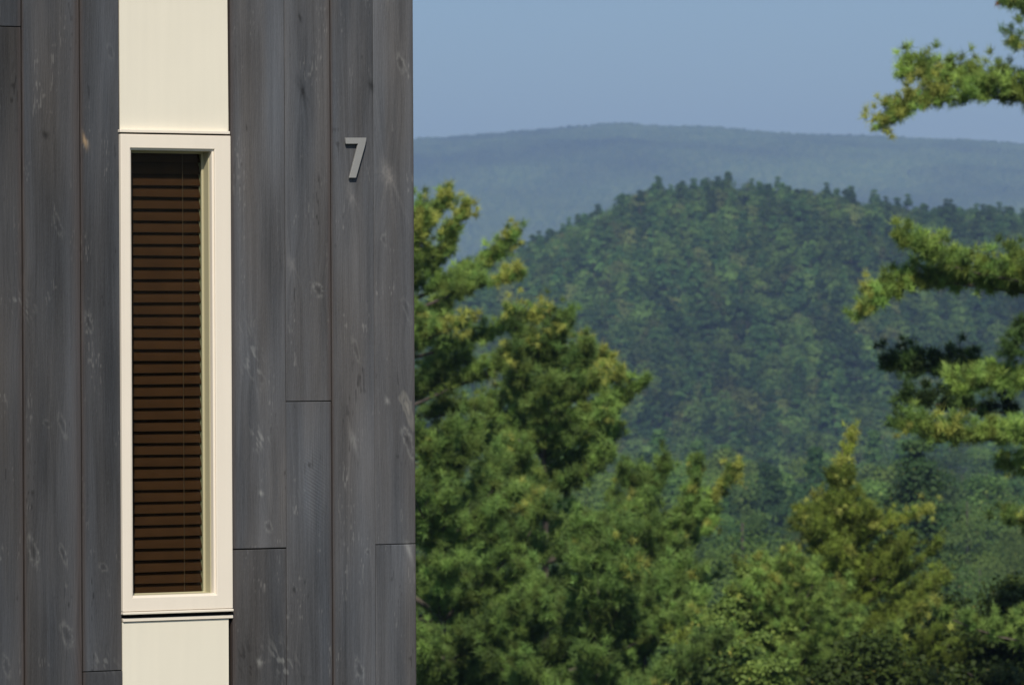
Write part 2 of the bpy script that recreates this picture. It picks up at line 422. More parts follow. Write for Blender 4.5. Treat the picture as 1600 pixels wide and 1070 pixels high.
# sheathing behind, the other walls, base and roof
U_PL, U_PR = e(189) + .0, e(362)
sill_z = zz(275, 962); head_z = zz(275, 207)
UWL, UWR = wp(205, 535)[0] + .0, wp(340, 535)[0]
DEEP = 6.5
b = MB()
b.box((U_LEFT, .020, 0), (U_PL - .008, .09, T - .02)); b.box((U_PR + .004, .020, 0), (U_CORNER - .003, .09, T - .02))
b.box((U_PL - .008, .034, 0), (U_PR + .004, .09, sill_z + .03)); b.box((U_PL - .008, .034, head_z - .03), (U_PR + .004, .09, T - .02))
b.build('sheathing', M_dark, house)
b = MB()   # dark room behind the window
b.box((UWL - .30, .9, sill_z - .3), (UWR + .35, .95, head_z + .3)); b.box((UWL - .35, .092, sill_z - .3), (UWL - .3, .9, head_z + .3)); b.box((UWR + .3, .092, sill_z - .3), (UWR + .35, .9, head_z + .3))
b.box((UWL - .35, .092, sill_z - .35), (UWR + .35, .95, sill_z - .3)); b.box((UWL - .35, .092, head_z + .3), (UWR + .35, .95, head_z + .35))
b.build('room_interior', M_dark, house)
# side and back walls: vertical boards
sv = MB(); yy = .024; k = 0; rnd = random.Random(5)
while yy < DEEP:
    w2 = rnd.uniform(.13, .19); d = rnd.uniform(0, .004)
    sv.box((U_CORNER - .02, yy, .1), (U_CORNER - .001 - d, min(yy + w2 - .003, DEEP), T)); yy += w2
xx = U_LEFT
while xx < U_CORNER - .03:
    w2 = rnd.uniform(.13, .19); d = rnd.uniform(0, .004)
    sv.box((xx, DEEP + .004, .1), (min(xx + w2 - .003, U_CORNER - .03), DEEP + .024 + d, T)); xx += w2
yy = .024
while yy < DEEP:
    w2 = rnd.uniform(.13, .19); d = rnd.uniform(0, .004)
    sv.box((U_LEFT - .02 - d, yy, .1), (U_LEFT - .002, min(yy + w2 - .003, DEEP), T)); yy += w2
M_wood2 = mat('stained_wood_side', (.08, .077, .075), .85, vary=(8, .3), bump=(60, .4, .002))
sv.build('side_siding', M_wood2, house, bevel=.0015, seg=1)
b = MB(); b.box((U_LEFT + .01, .10, -.3), (U_CORNER - .03, DEEP - .02, .095)); b.build('foundation', mat('concrete', (.3, .29, .27), .9, vary=(4, .15)), house)
b = MB(); b.box((U_LEFT - .05, -.04, T + .003), (U_CORNER + .03, DEEP + .06, T + .12)); b.build('roof', M_roof, house, bevel=.006)

# --- cream panels (set back from the boards)
def panel(zlo, zhi, ulo, uhi):
    """cream sheet, nearly flush with the boards; a narrow open joint is left on its right"""
    v = [(U_PL + .0012, .003, zlo), (ulo, .003, zlo), (uhi, .003, zhi), (U_PL + .0012, .003, zhi)]
    v += [(x, y + .008, z) for x, y, z in v]
    f = np.array([(0, 1, 2, 3), (7, 6, 5, 4), (1, 0, 4, 5), (2, 1, 5, 6), (3, 2, 6, 7), (0, 3, 7, 4)])
    return mesh_np('wall_panel', np.array(v), f, M_cream, house)
z_top = zz(275, 206.5); z_bot = zz(275, 960)
u205 = wp(357.0, 205, -.003)[0]; u0_ = wp(352.8, 0, -.003)[0]; zA, zB0 = zz(355, 205), zz(355, 0)
panel(z_top + .001, T - .01, u205, u205 + (u0_ - u205) * min(2.2, (T - z_top) / (zB0 - zA)))
ulow = wp(357.3, 1010, -.003)[0]
panel(.1, z_bot - .0175, ulow - .001, ulow)

# --- window
win = empty('window', (0, 0, z_bot)); win.parent = house
def L(px, py, off=0): u, z = wp(px, py, off); return u, z - z_bot
PRO = .013
uL = wp(190.3, 585, PRO)[0]; uR = wp(362.5, 585, PRO)[0]
zB = wp(275, 957.5, PRO)[1] - z_bot; zT = wp(275, 211, PRO)[1] - z_bot
iL = wp(205.3, 585, PRO)[0]; iR = wp(337, 585, PRO)[0]
iB = wp(275, 931, PRO)[1] - z_bot; iT = wp(275, 232.5, PRO)[1] - z_bot
b = MB()
b.ring((uL, uR, zB + .009, zT), (iL, iR, iB, iT), -PRO, .012)
b.ring((iL - .004, iR + .004, iB - .004, iT + .004), (iL + .006, iR - .006, iB + .005, iT - .006), -PRO + .007, .013)
b.box((uL - .0005, -PRO - .004, zB), (uR + .0005, .028, zB + .0078))      # sill nosing
b.build('frame', M_trim, win, bevel=.0022)
b = MB(); b.ring((iL - .01, iR + .01, iB - .01, iT + .01), (iL + .007, iR - .008, iB + .006, iT - .007), .0135, .090)
b.ring((iL - .008, iR + .008, iB - .008, iT + .008), (iL + .012, iR - .014, iB + .009, iT - .012), .0475, .056)
b.build('sash', M_sash_shaded, win, bevel=.0015)
b = MB(); b.box((iL + .004, .0500, iB + .004), (iR - .006, .0530, iT - .004)); b.build('glass', M_glass, win)
b = MB()
hz0, hz1 = zT + .0015, wp(275, 204.5, PRO)[1] - z_bot
b.box((wp(187.5, 300, PRO)[0], -PRO - .002, hz0 + .0035), (wp(359.5, 300, PRO)[0], .006, hz1 + .001))
b.build('head_flashing', M_trim, win, bevel=.001)
b = MB()
b.box((wp(193, 965, .004)[0], -.0035, -.0155), (wp(364.5, 965, .004)[0], .020, -.0060)); b.build('sill_flashing', M_trim, win, bevel=.001)
# venetian blind: tilted, slightly cupped slats
SV = []; SF = []; pitch = 18.28 * .001925; BY = .078
z = iT - .018; n = 0; rnd = random.Random(3)
while z > iB + .006:
    tilt = math.radians(62 + rnd.uniform(-3, 3)); wdt = .0432; sag = rnd.uniform(-.0012, .0012)
    pts = []
    for q in np.linspace(-.5, .5, 6):
        yy = -math.cos(tilt) * q * wdt * -1; zz_ = math.sin(tilt) * q * wdt
        c = .0035 * (1 - (2 * q) ** 2)
        pts.append((BY + yy - c * math.sin(tilt), z + zz_ + c * math.cos(tilt) * 0))
    base = len(SV)
    for uu, dz in ((iL - .025, sag), (iR + .045, -sag)):
        for (yy, zq) in pts: SV.append((uu, yy, zq + dz))
        for (yy, zq) in pts: SV.append((uu, yy + .002, zq + dz - .0005))
    for i in range(5):
        SF.append((base + i, base + 12 + i, base + 13 + i, base + 1 + i)); SF.append((base + 6 + i, base + 7 + i, base + 19 + i, base + 18 + i))
    SF.append((base + 5, base + 17, base + 23, base + 11)); SF.append((base, base + 6, base + 18, base + 12))
    z -= pitch; n += 1
mesh_np('blind', np.array(SV), np.array(SF), M_slat, win, smooth=False)
b = MB(); b.box((iL - .025, BY - .002, iB - .012), (iR + .045, BY + .022, iB + .002)); b.build('bottom_rail', M_slat, win, bevel=.002)
b = MB(); b.box((iL - .025, BY - .02, iT - .004), (iR + .045, BY + .03, iT + .04)); b.build('head_rail', M_slat, win, bevel=.002)
uc = wp(288.5, 585, -.05)[0]
b = MB(); b.box((uc - .0008, BY - .0205, iB + .01), (uc + .0008, BY - .019, iT)); b.build('lift_cord', M_cord, win)

# --- the house number
hu, hz = wp(556, 248, .012)
num = empty('house_number', tuple(np.array([HX, HY, 0]) + dvec * hu + np.array([0, 0, hz]) + nvec * 0.003), WALL)
tag(num, 'grey metal numeral 7 mounted on the dark wooden boards', 'house number')
pp = [(539.2, 215.5), (572.2, 215.5), (570.6, 226), (556.0, 278), (545.6, 278), (559.4, 225), (540.4, 225)]
poly = []
for (x, y) in pp:
    a_, b_ = wp(x, y, .013); poly.append((a_ - hu, b_ - hz))
b = MB(); b.prism(poly, -.012, -.005); b.build('numeral', M_metal, num, bevel=.0008)
for (x, y) in ((548, 220.5), (551.5, 272)):
    b = MB(); a_, b_ = wp(x, y, .013); a_ -= hu; b_ -= hz
    b.box((a_ - .003, -.0052, b_ - .003), (a_ + .003, .0035, b_ + .003))
    b.build('mounting_pin', M_dark, num)

# ------------------------------------------------------------------ foliage builders
rng = np.random.default_rng(7)
GREEN = np.array([.205, .345, .082]); DARKG = np.array([.070, .130, .032]); OLIVE = np.array([.370, .470, .095]); YEL = np.array([.46, .50, .11]); RUST = np.array([.36, .15, .045])
def nrm(v): return v / (np.linalg.norm(v, axis=-1, keepdims=True) + 1e-9)
class Tree:
    def __init__(s, rg): s.tc = []; s.ta = []; s.ts = []; s.tcol = []; s.tn = []; s.seg = []; s.rg = rg
    def tuft(s, c, axis, size, col, out=None): s.tn.append(axis if out is None else out); s.tc.append(c); s.ta.append(axis); s.ts.append(size); s.tcol.append(col)
    def limb(s, pts, r0, r1): s.seg.append((np.array(pts, float), r0, r1))
    def wood(s, name, parent, nsides=6):
        V = []; Fc = []; o = 0
        for pts, r0, r1 in s.seg:
            n = len(pts); t = np.gradient(pts, axis=0); t = nrm(t)
            ref = np.array([0, 0, 1.]) if abs(t[0][2]) < .9 else np.array([1., 0, 0])
            A = nrm(np.cross(t, ref)); B = np.cross(t, A)
            rr = np.linspace(r0, r1, n)[:, None, None]
            an = np.arange(nsides) / nsides * 2 * math.pi
            ringv = pts[:, None] + rr * (np.cos(an)[None, :, None] * A[:, None] + np.sin(an)[None, :, None] * B[:, None])
            V.append(ringv.reshape(-1, 3))
            i = np.arange(n - 1)[:, None] * nsides + np.arange(nsides)[None]; j = np.arange(n - 1)[:, None] * nsides + (np.arange(nsides)[None] + 1) % nsides
            Fc.append((np.stack([i, j, j + nsides, i + nsides], -1).reshape(-1, 4)) + o); o += n * nsides
        return mesh_np(name, np.concatenate(V), np.concatenate(Fc), M_bark, parent, smooth=True)
    def needles(s, name, parent, per=60, wid=.036, link=True, m=None):
        c = np.array(s.tc); a = nrm(np.array(s.ta)); sz = np.array(s.ts); col = np.array(s.tcol)
        n = len(c); rg = s.rg
        d = nrm(a[:, None] * .55 + rg.normal(size=(n, per, 3)) * .6)
        ln = sz[:, None, None] * rg.uniform(.6, 1.1, (n, per, 1))
        side = nrm(np.cross(d, rg.normal(size=(n, per, 3)))) * (sz[:, None, None] * wid)
        st = c[:, None] + rg.normal(size=(n, per, 3)) * sz[:, None, None] * .16
        v0 = st - side; v1 = st + side; v2 = st + d * ln
        V = np.stack([v0, v1, v2], 2).reshape(-1, 3)
        gn = np.cross(v1 - v0, v2 - v0)
        tn = nrm(nrm(np.array(s.tn))[:, None] * .55 + d * .75 + rg.normal(size=d.shape) * .10)
        fl = (gn * tn).sum(-1, keepdims=True) < 0
        a0 = np.where(fl, v1, v0); a1 = np.where(fl, v0, v1)
        V = np.stack([a0, a1, v2], 2).reshape(-1, 3); NN = np.repeat(tn.reshape(-1, 3), 3, axis=0)
        Fc = np.arange(len(V)).reshape(-1, 3)
        cc = np.repeat(col, per * 3, axis=0) * rg.uniform(.8, 1.2, (n * per, 1)).repeat(3, 0)
        return mesh_np(name, V, Fc, m or M_needle, parent, col=cc, link=link, nor=NN)
def clumpcol(p, rg, warm, pal):
    n = float(vn(p[0] * .9 + p[1] * .5, p[2] * .9, 77)); r = rg.random()
    base = pal[0] * (1 - n) + pal[1] * n
    return base * (.45 + 1.1 * r) + (pal[2] - base) * warm * rg.random()
def plume(T_, pts, size, seclen, pal, warm=.35, tipyel=0., dens=1.0, r0=.03, start=.25, rust=.15, droop=False, thick=1):
    """a pine limb: tube plus side twigs that carry needle tufts, held up and outwards"""
    rg = T_.rg; pts = np.array(pts, float)
    # resample
    dl = np.linalg.norm(np.diff(pts, axis=0), axis=1); s_ = np.concatenate([[0], np.cumsum(dl)]); Ltot = s_[-1]
    m_ = max(6, int(Ltot / .25)); tt = np.linspace(0, 1, m_); sm = np.stack([np.interp(tt * Ltot, s_, pts[:, k]) for k in range(3)], -1)
    sm[1:-1] = (sm[:-2] + sm[2:] + 2 * sm[1:-1]) / 4
    T_.limb(sm, r0, .006)
    step = .16 / dens; nst = max(3, int(Ltot * (1 - start) / step))
    for k in range(nst + 1):
        t = start + (1 - start) * k / nst
        p = np.array([np.interp(t, tt, sm[:, j]) for j in range(3)])
        q = np.array([np.interp(min(1, t + .05), tt, sm[:, j]) for j in range(3)]); d = nrm(q - p) if t < .97 else nrm(sm[-1] - sm[-2])
        for sgn in (-1, 1, 0):
            if rg.random() > .85: continue
            lat = nrm(np.cross(d, [0, 0, 1.])) * sgn
            sd = nrm(d * rg.uniform(.4, .9) + lat * rg.uniform(.5, 1.) + np.array([0, 0, rg.uniform(.05, .65)]))
            sl = seclen * (1 - t * .55) * rg.uniform(.5, 1.1)
            if sgn == 0: sl *= .5; sd = nrm(d * .6 + np.array([0, 0, .8]) + rg.normal(size=3) * .3)
            nt_ = max(1, int(sl / (size * 1.25)))
            if sl > .35: T_.limb([p, p + sd * sl * .5, p + sd * sl + [0, 0, .03]], .007, .003)
            for j in range(nt_ + 1):
                f = .25 + .75 * j / nt_
                c = p + sd * sl * f + np.array([0, 0, .10 * sl * f * f]) + rg.normal(size=3) * size * .22
                tip = (j == nt_) and t > .7
                col = clumpcol(c, rg, warm, pal)
                if tip and rg.random() < tipyel: col = YEL * rg.uniform(.5, 1.)
                T_.tuft(c + rg.normal(size=3) * size * .15, np.array([0, 0, -.2]) + sd * .3, size * .9, col * .9, c - p)
                T_.tuft(c, sd * .8 + np.array([0, 0, .55]) + rg.normal(size=3) * .25, size * rg.uniform(.8, 1.15), col, c - p + np.array([0, 0, .06]))
                for e2 in range(thick):
                    c2 = c + np.array([0, 0, rg.uniform(.3, 1.2) * (e2 + 1) * size * .7]) + rg.normal(size=3) * size * .5
                    T_.tuft(c2, sd * .4 + np.array([0, 0, .9]) + rg.normal(size=3) * .3, size * rg.uniform(.7, 1.05), col * rg.uniform(.9, 1.15), c2 - p + np.array([0, 0, .06]))
    # the terminal shoot
    d = nrm(sm[-1] - sm[-2])
    for j in range(4):
        T_.tuft(sm[-1] + d * j * size * .35, d + [0, 0, .3], size * .8, clumpcol(sm[-1], rg, warm, pal))
    if tipyel > 0:
        for j in range(int(3 + 7 * tipyel)):      # hanging resin-yellow cones and browned needles at the tips
            c = sm[-1] + rg.normal(size=3) * [.08, .08, .06] + [0, 0, -.05 if droop else 0]
            cc = (RUST if rg.random() < rust * .22 else YEL) * rg.uniform(.6, 1.1)
            T_.tuft(c, np.array([0, 0, -1.]) + rg.normal(size=3) * .3, size * .75, cc)

def pine(name, label, px, Yd, top_py, env, seed, size=.15, pal=(DARKG, GREEN, OLIVE), warm=.35, tipyel=.2, whorl=.45, nb=5, extra=(), lean=0., per=54, skip_az=None, group=None, dens=1.0, wid=.038, cat='tree', zcut=None):
    rg = np.random.default_rng(seed); T_ = Tree(rg)
    top = P(px, top_py, Yd); gz = float(terrain(top[0], top[1])) - .15
    root = empty(name, (top[0], top[1], gz)); tag(root, label, cat, group)
    H = top[2] - gz; o = np.array([top[0], top[1], gz])
    nz = 14; zs = np.linspace(0, H, nz); tr = np.stack([np.cumsum(rg.normal(size=nz)) * .03 + lean * (H - zs), np.cumsum(rg.normal(size=nz)) * .03, zs], -1)
    tr[:, :2] -= tr[-1, :2] 
    T_.limb(tr, .045 + H * .012, .012)
    ez = [q[0] for q in env]; er = [q[1] for q in env]
    z = H - .15; az0 = 0
    while z > H * .12:
        dtop = H - z; R = float(np.interp(dtop, ez, er))
        hidden = zcut is not None and dtop > zcut
        nn = nb if not hidden else 3
        for k in range(nn):
            az = az0 + k * 2 * math.pi / nn + rg.normal() * .35
            Lb = R * rg.uniform(.62, 1.12)
            if Lb < .12: continue
            up = float(np.interp(dtop, [0, 1.0, 3, 8, 20], [1.5, .8, .38, .12, -.05])) + rg.normal() * .12
            b0 = np.array([np.interp(z, tr[:, 2], tr[:, 0]), np.interp(z, tr[:, 2], tr[:, 1]), z])
            h = np.array([math.cos(az), math.sin(az), 0])
            ts = np.linspace(0, 1, 7)
            side = np.array([-h[1], h[0], 0]) * rg.normal() * .12
            pts = [b0 + (h * t + side * t * t + np.array([0, 0, 1.]) * (up * t - .16 * t * t * min(1, Lb / 2) + .20 * t ** 4)) * Lb for t in ts]
            plume(T_, pts, size, min(.75, .22 + Lb * .22, .05 + Lb * .7), pal, warm, tipyel * (1 if rg.random() < .3 else 0), dens * (1 if not hidden else .55), .012 + Lb * .011, .12 if Lb < 1.5 else .28)
        z -= whorl * rg.uniform(.7, 1.3) * (1 if not hidden else 1.6); az0 += 1.1
    for ex in extra:
        pts = [P(x, y, Yd + dy) - o for (x, y, dy) in ex['p']]
        plume(T_, pts, size, ex.get('sec', .5), ex.get('pal', pal), ex.get('warm', warm), ex.get('yel', .5), ex.get('dens', 1.1), ex.get('r', .03), ex.get('start', .2), ex.get('rust', .15), ex.get('droop', False), ex.get('thick', 2 if px > 1600 else 1))
    T_.wood('trunk', root); T_.needles('crown', root, per, wid); print(name, px, 'tufts', len(T_.tc))
    return root, len(T_.tc)

def leaf_mesh(rg, H, R, nblob, nleaf, leaf, pal, kind, trunk=True, low=.10, rough=0.):
    """tree variant: leaf-clump faces (two triangles each) over many small clouds; returns arrays"""
    c = []; r = []
    if kind == 'round':
        for k in range(nblob):
            v = nrm(rg.normal(size=3)); v[2] = abs(v[2]) * 1.1 - .35
            f = rg.uniform(.45, 1.0)
            wz = H * (1 - low)
            c.append([v[0] * R * f * .82, v[1] * R * f * .82, H * low + wz * (.42 + v[2] * .50 * f)]); r.append(R * rg.uniform(.28, .46))
    else:
        k = 0
        while k < nblob:
            t = rg.random() ** .8; z = H * (1 - t * (1 - low)); az = rg.random() * 6.283; lay = (math.floor(t * 6) / 6 + rg.normal() * .07) if kind == 'pine' else t; lay = min(1, max(0, lay))
            z = H * (1 - lay * (1 - low)); rr = R * (.05 + .92 * lay ** .75) * rg.uniform(.2, 1.0)
            c.append([math.cos(az) * rr, math.sin(az) * rr, z + rr * .16]); r.append(R * rg.uniform(.24, .40) * (.45 + .55 * lay)); k += 1
        c += [[0, 0, H * .94], [R * .05, 0, H * .87], [-R * .06, R * .05, H * .82]]; r += [R * .13, R * .2, R * .24]
    c = np.array(c); r = np.array(r) * (1 - .62 * rough)
    if rough: c = c + rg.normal(size=c.shape) * R * .16; c[rg.random(len(c)) < .12, 2] += H * .04
    if kind == 'round':
        tz = (c[:, 2] - c[:, 2].min()) / np.ptp(c[:, 2]); c[:, :2] *= np.sqrt(np.clip(1.12 - (2 * tz - .75) ** 2 * .62, .05, 1))[:, None]
        top = (c[:, 2] + r * .7).max(); bot = c[:, 2].min(); c[:, 2] = H * low + (c[:, 2] - bot) / (top - bot) * (H - H * low)
    nb = len(c); per = max(4, int(nleaf / nb))
    d = nrm(rg.normal(size=(nb, per, 3))); d[..., 2] = np.where(d[..., 2] < -.3, -d[..., 2], d[..., 2])
    flat = np.array([1.15, 1.15, .75 if kind == 'round' else .75])
    p = c[:, None] + d * r[:, None, None] * rg.uniform(.55 - .35 * rough, 1.08 + .35 * rough, (nb, per, 1)) * flat
    on0 = nrm(p - np.array([0, 0, H * .45]))
    n_ = nrm(d * .6 + on0 * .6 + rg.normal(size=d.shape) * (.38 + .5 * rough) + np.array([0, 0, .1]))
    a = nrm(np.cross(n_, rg.normal(size=d.shape))); b_ = np.cross(n_, a)
    sz = leaf * rg.uniform(.6, 1.3, (nb, per, 1))
    b_ = np.where(((np.cross(a, b_) * n_).sum(-1, keepdims=True) < 0), -b_, b_)
    q0 = p - a * sz * .5 - b_ * sz * .4; q1 = p + a * sz * .5 - b_ * sz * .3; q2 = p + a * sz * .35 + b_ * sz * .5; q3 = p - a * sz * .45 + b_ * sz * .4
    V = np.stack([q0, q1, q2, q3], 2).reshape(-1, 3); Fq = np.arange(len(V)).reshape(-1, 4)
    bt = rg.random((nb, 1, 1)); base = pal[0] * (1 - bt) + pal[1] * bt
    col = base * rg.uniform(.93, 1.07, (nb, per, 1)) * rg.uniform(.84, 1.16, (nb, 1, 1))
    w = (rg.random((nb, per, 1)) < .015)
    col = np.where(w, pal[2], col)
    cc = np.repeat(col.reshape(-1, 3), 4, axis=0)
    mi = np.zeros(len(Fq))
    cen = np.array([0, 0, H * .45]); on = nrm(p - cen)
    vn_ = nrm(d * .45 + on * 1.0 + rg.normal(size=d.shape) * (.08 + .35 * rough))
    NN = np.repeat(vn_.reshape(-1, 3), 4, axis=0)
    if trunk:
        ns = 6; an = np.arange(ns) / ns * 6.283; zz2 = np.array([0, H * .5, H * .93]); rr = np.array([.012, .008, .002]) * H + .02
        tv = np.stack([np.cos(an)[None] * rr[:, None], np.sin(an)[None] * rr[:, None], np.repeat(zz2[:, None], ns, 1)], -1).reshape(-1, 3)
        i = np.arange(2)[:, None] * ns + np.arange(ns)[None]; j = np.arange(2)[:, None] * ns + (np.arange(ns)[None] + 1) % ns
        tf = np.stack([i, j, j + ns, i + ns], -1).reshape(-1, 4)
        tfv = tf + len(V); V = np.concatenate([V, tv]); Fq = np.concatenate([Fq, tfv]); cc = np.concatenate([cc, np.tile([.045, .036, .028], (len(tv), 1))]); mi = np.concatenate([mi, np.ones(len(tf))]); NN = np.concatenate([NN, nrm(tv - np.array([0, 0, 1.]) * tv[:, 2:3])])
    return V, Fq, cc, mi, NN

# ------------------------------------------------------------------ the near trees
# white pine behind the house corner
pine('pine_tree', 'tall pine directly behind the house corner with yellow shoots at its top', 605, 78, 300,
     [(0, .2), (.5, .5), (1, .9), (1.5, 1.1), (2.2, 1.5), (3, 1.9), (4.5, 2.4), (7, 3.0), (12, 3.6)], 11, size=.14, whorl=.78, nb=6, warm=.45, tipyel=.35, zcut=8.6,
     extra=[dict(p=[(640, 430, 0), (680, 400, -.3), (710, 365, -.5), (724, 330, -.6)], yel=1, warm=.9, sec=.30, rust=.25),
            dict(p=[(640, 450, -.5), (655, 395, -.8), (665, 345, -1.0)], yel=1, warm=.9, sec=.3),
            dict(p=[(640, 470, 0), (700, 445, -.4), (760, 420, -.6), (800, 375, -.7)], yel=.3, warm=.4, sec=.42),
            dict(p=[(660, 480, -1), (730, 450, -1.3), (795, 440, -1.5), (803, 430, -1.5)], yel=.7, warm=.6, sec=.40, droop=True),
            dict(p=[(640, 560, 0), (720, 540, -.3), (790, 515, -.5), (850, 490, -.6)], yel=1, warm=.5, sec=.30, rust=.65),
            dict(p=[(630, 560, -1.5), (680, 520, -2), (720, 510, -2.2)], yel=1, warm=.5, sec=.5, droop=True),
            dict(p=[(630, 640, -1), (720, 600, -1.4), (830, 560, -1.6), (900, 560, -1.7), (945, 565, -1.7)], yel=.8, warm=.5, sec=.55)])
# second pine, in front of it and to the right
pine('pine_tree', 'broad pine beside the house with a dark trunk showing in its lower crown', 846, 74, 560,
     [(0, .25), (.6, .8), (1.2, 1.25), (2.0, 1.3), (2.8, 1.7), (4, 2.1), (7, 2.7), (12, 3.2)], 12, size=.14, whorl=.78, nb=6, warm=.35, tipyel=.15, zcut=5.6,
     extra=[dict(p=[(840, 690, 0), (900, 650, -.3), (960, 640, -.4), (995, 608, -.5)], yel=.0, warm=.5, sec=.4),
            dict(p=[(850, 660, 0), (900, 620, -.3), (935, 590, -.5), (965, 590, -.5)], yel=.9, warm=.5, sec=.35),
            dict(p=[(840, 760, 0), (820, 790, -1.2), (828, 800, -1.6)], yel=1, warm=.6, sec=.4, droop=True)])
# third pine further right, only its upper limbs reach up
pine('pine_tree', 'pine with upswept limb tips standing between the broad pine and the light green saplings', 1005, 80, 775,
     [(0, .3), (.6, .7), (1.4, 1.1), (2.6, 1.5), (5, 2.4), (12, 3.4)], 13, size=.14, whorl=.62, nb=5, warm=.25, tipyel=.1, zcut=4.2,
     extra=[dict(p=[(1000, 890, 0), (1050, 830, -.4), (1080, 790, -.5), (1090, 725, -.5)], yel=.1, warm=.3, sec=.34),
            dict(p=[(1010, 880, 0), (1070, 830, -.4), (1120, 780, -.6), (1147, 738, -.7)], yel=.9, warm=.45, sec=.36, droop=True),
            dict(p=[(1000, 930, 0), (1060, 870, .4), (1100, 830, .6), (1112, 812, .6)], yel=.8, warm=.3, sec=.36, droop=True)])
pine('pine_tree', 'low dense pine filling the foot of the picture beside the house wall', 700, 68, 745,
     [(0, .3), (.7, 1.0), (1.6, 1.6), (3, 2.2), (6, 2.9), (12, 3.2)], 14, size=.14, whorl=.78, nb=6, warm=.3, tipyel=.1, zcut=3.6)
pine('pine_tree', 'dark low pine in front of the third pine near the bottom edge', 935, 66, 880,
     [(0, .3), (.6, .8), (1.4, 1.3), (3, 2.0), (8, 2.6)], 15, size=.14, whorl=.78, nb=6, warm=.25, tipyel=.1, zcut=2.4)

# the big pine at the right edge: its trunk stands just outside the view, its limbs reach in
O2 = dict(pal=(DARKG * 1.1, GREEN * 1.05, OLIVE))
pine('pine_tree', 'large pine at the right edge whose long limbs reach in from the right', 1735, 58, -330,
     [(0, .2), (1.2, .8), (3, 1.0), (5, 1.0), (8, 1.3), (12, 2.6), (16, 3.2)], 16, size=.118, whorl=.75, nb=3, warm=.55, tipyel=.1, zcut=9.5,
     extra=[dict(p=[(1735, 175, 0), (1620, 160, 0), (1540, 150, 0), (1460, 160, 0), (1415, 165, 0), (1385, 190, 0)], yel=1, warm=.7, sec=0.38, rust=.5, start=.3, r=.03, dens=1.5, droop=True),
            dict(p=[(1735, 150, .3), (1600, 140, .3), (1520, 125, .3), (1440, 120, .3), (1418, 118, .3)], yel=0, warm=.7, sec=0.38, start=.35, r=.03, dens=1.2),
            dict(p=[(1735, 60, 0), (1640, 30, 0), (1600, 15, 0), (1582, 8, 0)], yel=.2, warm=.4, sec=0.25, start=.4),
            dict(p=[(1735, 110, -.3), (1640, 80, -.3), (1605, 65, -.3), (1592, 70, -.3)], yel=.3, warm=.4, sec=0.16, start=.5),
            dict(p=[(1735, 488, 0), (1620, 458, 0), (1540, 448, 0), (1450, 438, 0), (1385, 458, 0), (1352, 488, 0)], yel=.25, warm=.6, sec=0.40, rust=.9, start=.2, r=.04, dens=1.5),
            dict(p=[(1735, 468, -.4), (1600, 438, -.4), (1520, 428, -.4), (1450, 403, -.4), (1418, 383, -.4)], yel=.0, warm=.7, sec=0.43, start=.25, r=.035, dens=1.5),
            dict(p=[(1735, 448, .4), (1640, 428, .4), (1580, 418, .4)], yel=.0, warm=.6, sec=0.45, start=.1, r=.035, dens=1.4),
            dict(p=[(1735, 575, .9), (1600, 590, .9), (1500, 585, .9), (1440, 578, .9), (1395, 575, .9)], yel=.0, warm=.0, sec=.52, start=.55, r=.03, dens=1.4, pal=(DARKG * .6, DARKG * .8, GREEN)),  # needle palette darkened to paint the shade on this rear limb
            dict(p=[(1735, 640, 0), (1640, 610, 0), (1560, 595, 0), (1500, 610, 0)], yel=.0, warm=.6, sec=0.40, start=.2, r=.035, dens=1.5),
            dict(p=[(1735, 695, -.2), (1620, 690, -.2), (1520, 684, -.2), (1450, 684, -.2), (1412, 668, -.2)], yel=.15, warm=.6, sec=0.40, start=.25, r=.028, dens=1.5),
            dict(p=[(1735, 660, .6), (1620, 650, .6), (1520, 640, .6), (1420, 625, .6)], yel=.0, warm=.0, sec=0.25, start=.5, r=.02, dens=.8, pal=(DARKG * .6, DARKG * .8, GREEN)),
            dict(p=[(1735, 540, -.2), (1640, 520, -.2), (1600, 500, -.2), (1588, 545, -.2)], yel=0, warm=.0, sec=0.29, start=.3, r=.03, dens=.9, pal=(DARKG * .7, DARKG, GREEN))])

pine('pine_tree', 'short yellow green pine at the bottom edge between the light saplings and the olive tree', 1225, 70, 905,
     [(0, .12), (.5, .5), (1.0, .9), (1.8, 1.3), (6, 2.2)], 19, size=.11, whorl=.34, nb=6, warm=.5, tipyel=.15, zcut=2.4, pal=(GREEN * .6, GREEN, OLIVE), per=40)
# olive tree with the tall yellow leader
PALO = (np.array([.085, .130, .022]), np.array([.195, .270, .038]), np.array([.44, .52, .085]))
pine('larch_tree', 'olive green tree with a tall narrow yellow leader and spreading lower limbs', 1318, 72, 684,
     [(0, .05), (.5, .12), (1.0, .17), (1.3, .36), (1.8, .72), (2.4, 1.15), (3.0, 1.7), (3.8, 2.3), (8, 3.0)], 17, size=.105, whorl=.28, nb=7, warm=.30, tipyel=.30, zcut=4.2, pal=PALO, per=34,
     extra=[dict(p=[(1318, 760, 0), (1322, 720, 0), (1328, 690, 0), (1332, 678, 0)], yel=1, warm=1, sec=.12, rust=.05),
            dict(p=[(1318, 790, 0), (1318, 750, 0), (1316, 725, 0)], yel=1, warm=1, sec=.16, rust=.05),
            dict(p=[(1318, 860, 0), (1370, 830, -.3), (1415, 815, -.4), (1442, 800, -.5)], yel=1, warm=.9, sec=.26, rust=.1),
            dict(p=[(1318, 820, 0), (1345, 800, -.3), (1365, 815, -.4)], yel=1, warm=.9, sec=.22, rust=.1),
            dict(p=[(1318, 850, 0), (1280, 815, -.3), (1250, 798, -.4)], yel=.5, warm=.7, sec=.2, rust=.1)])

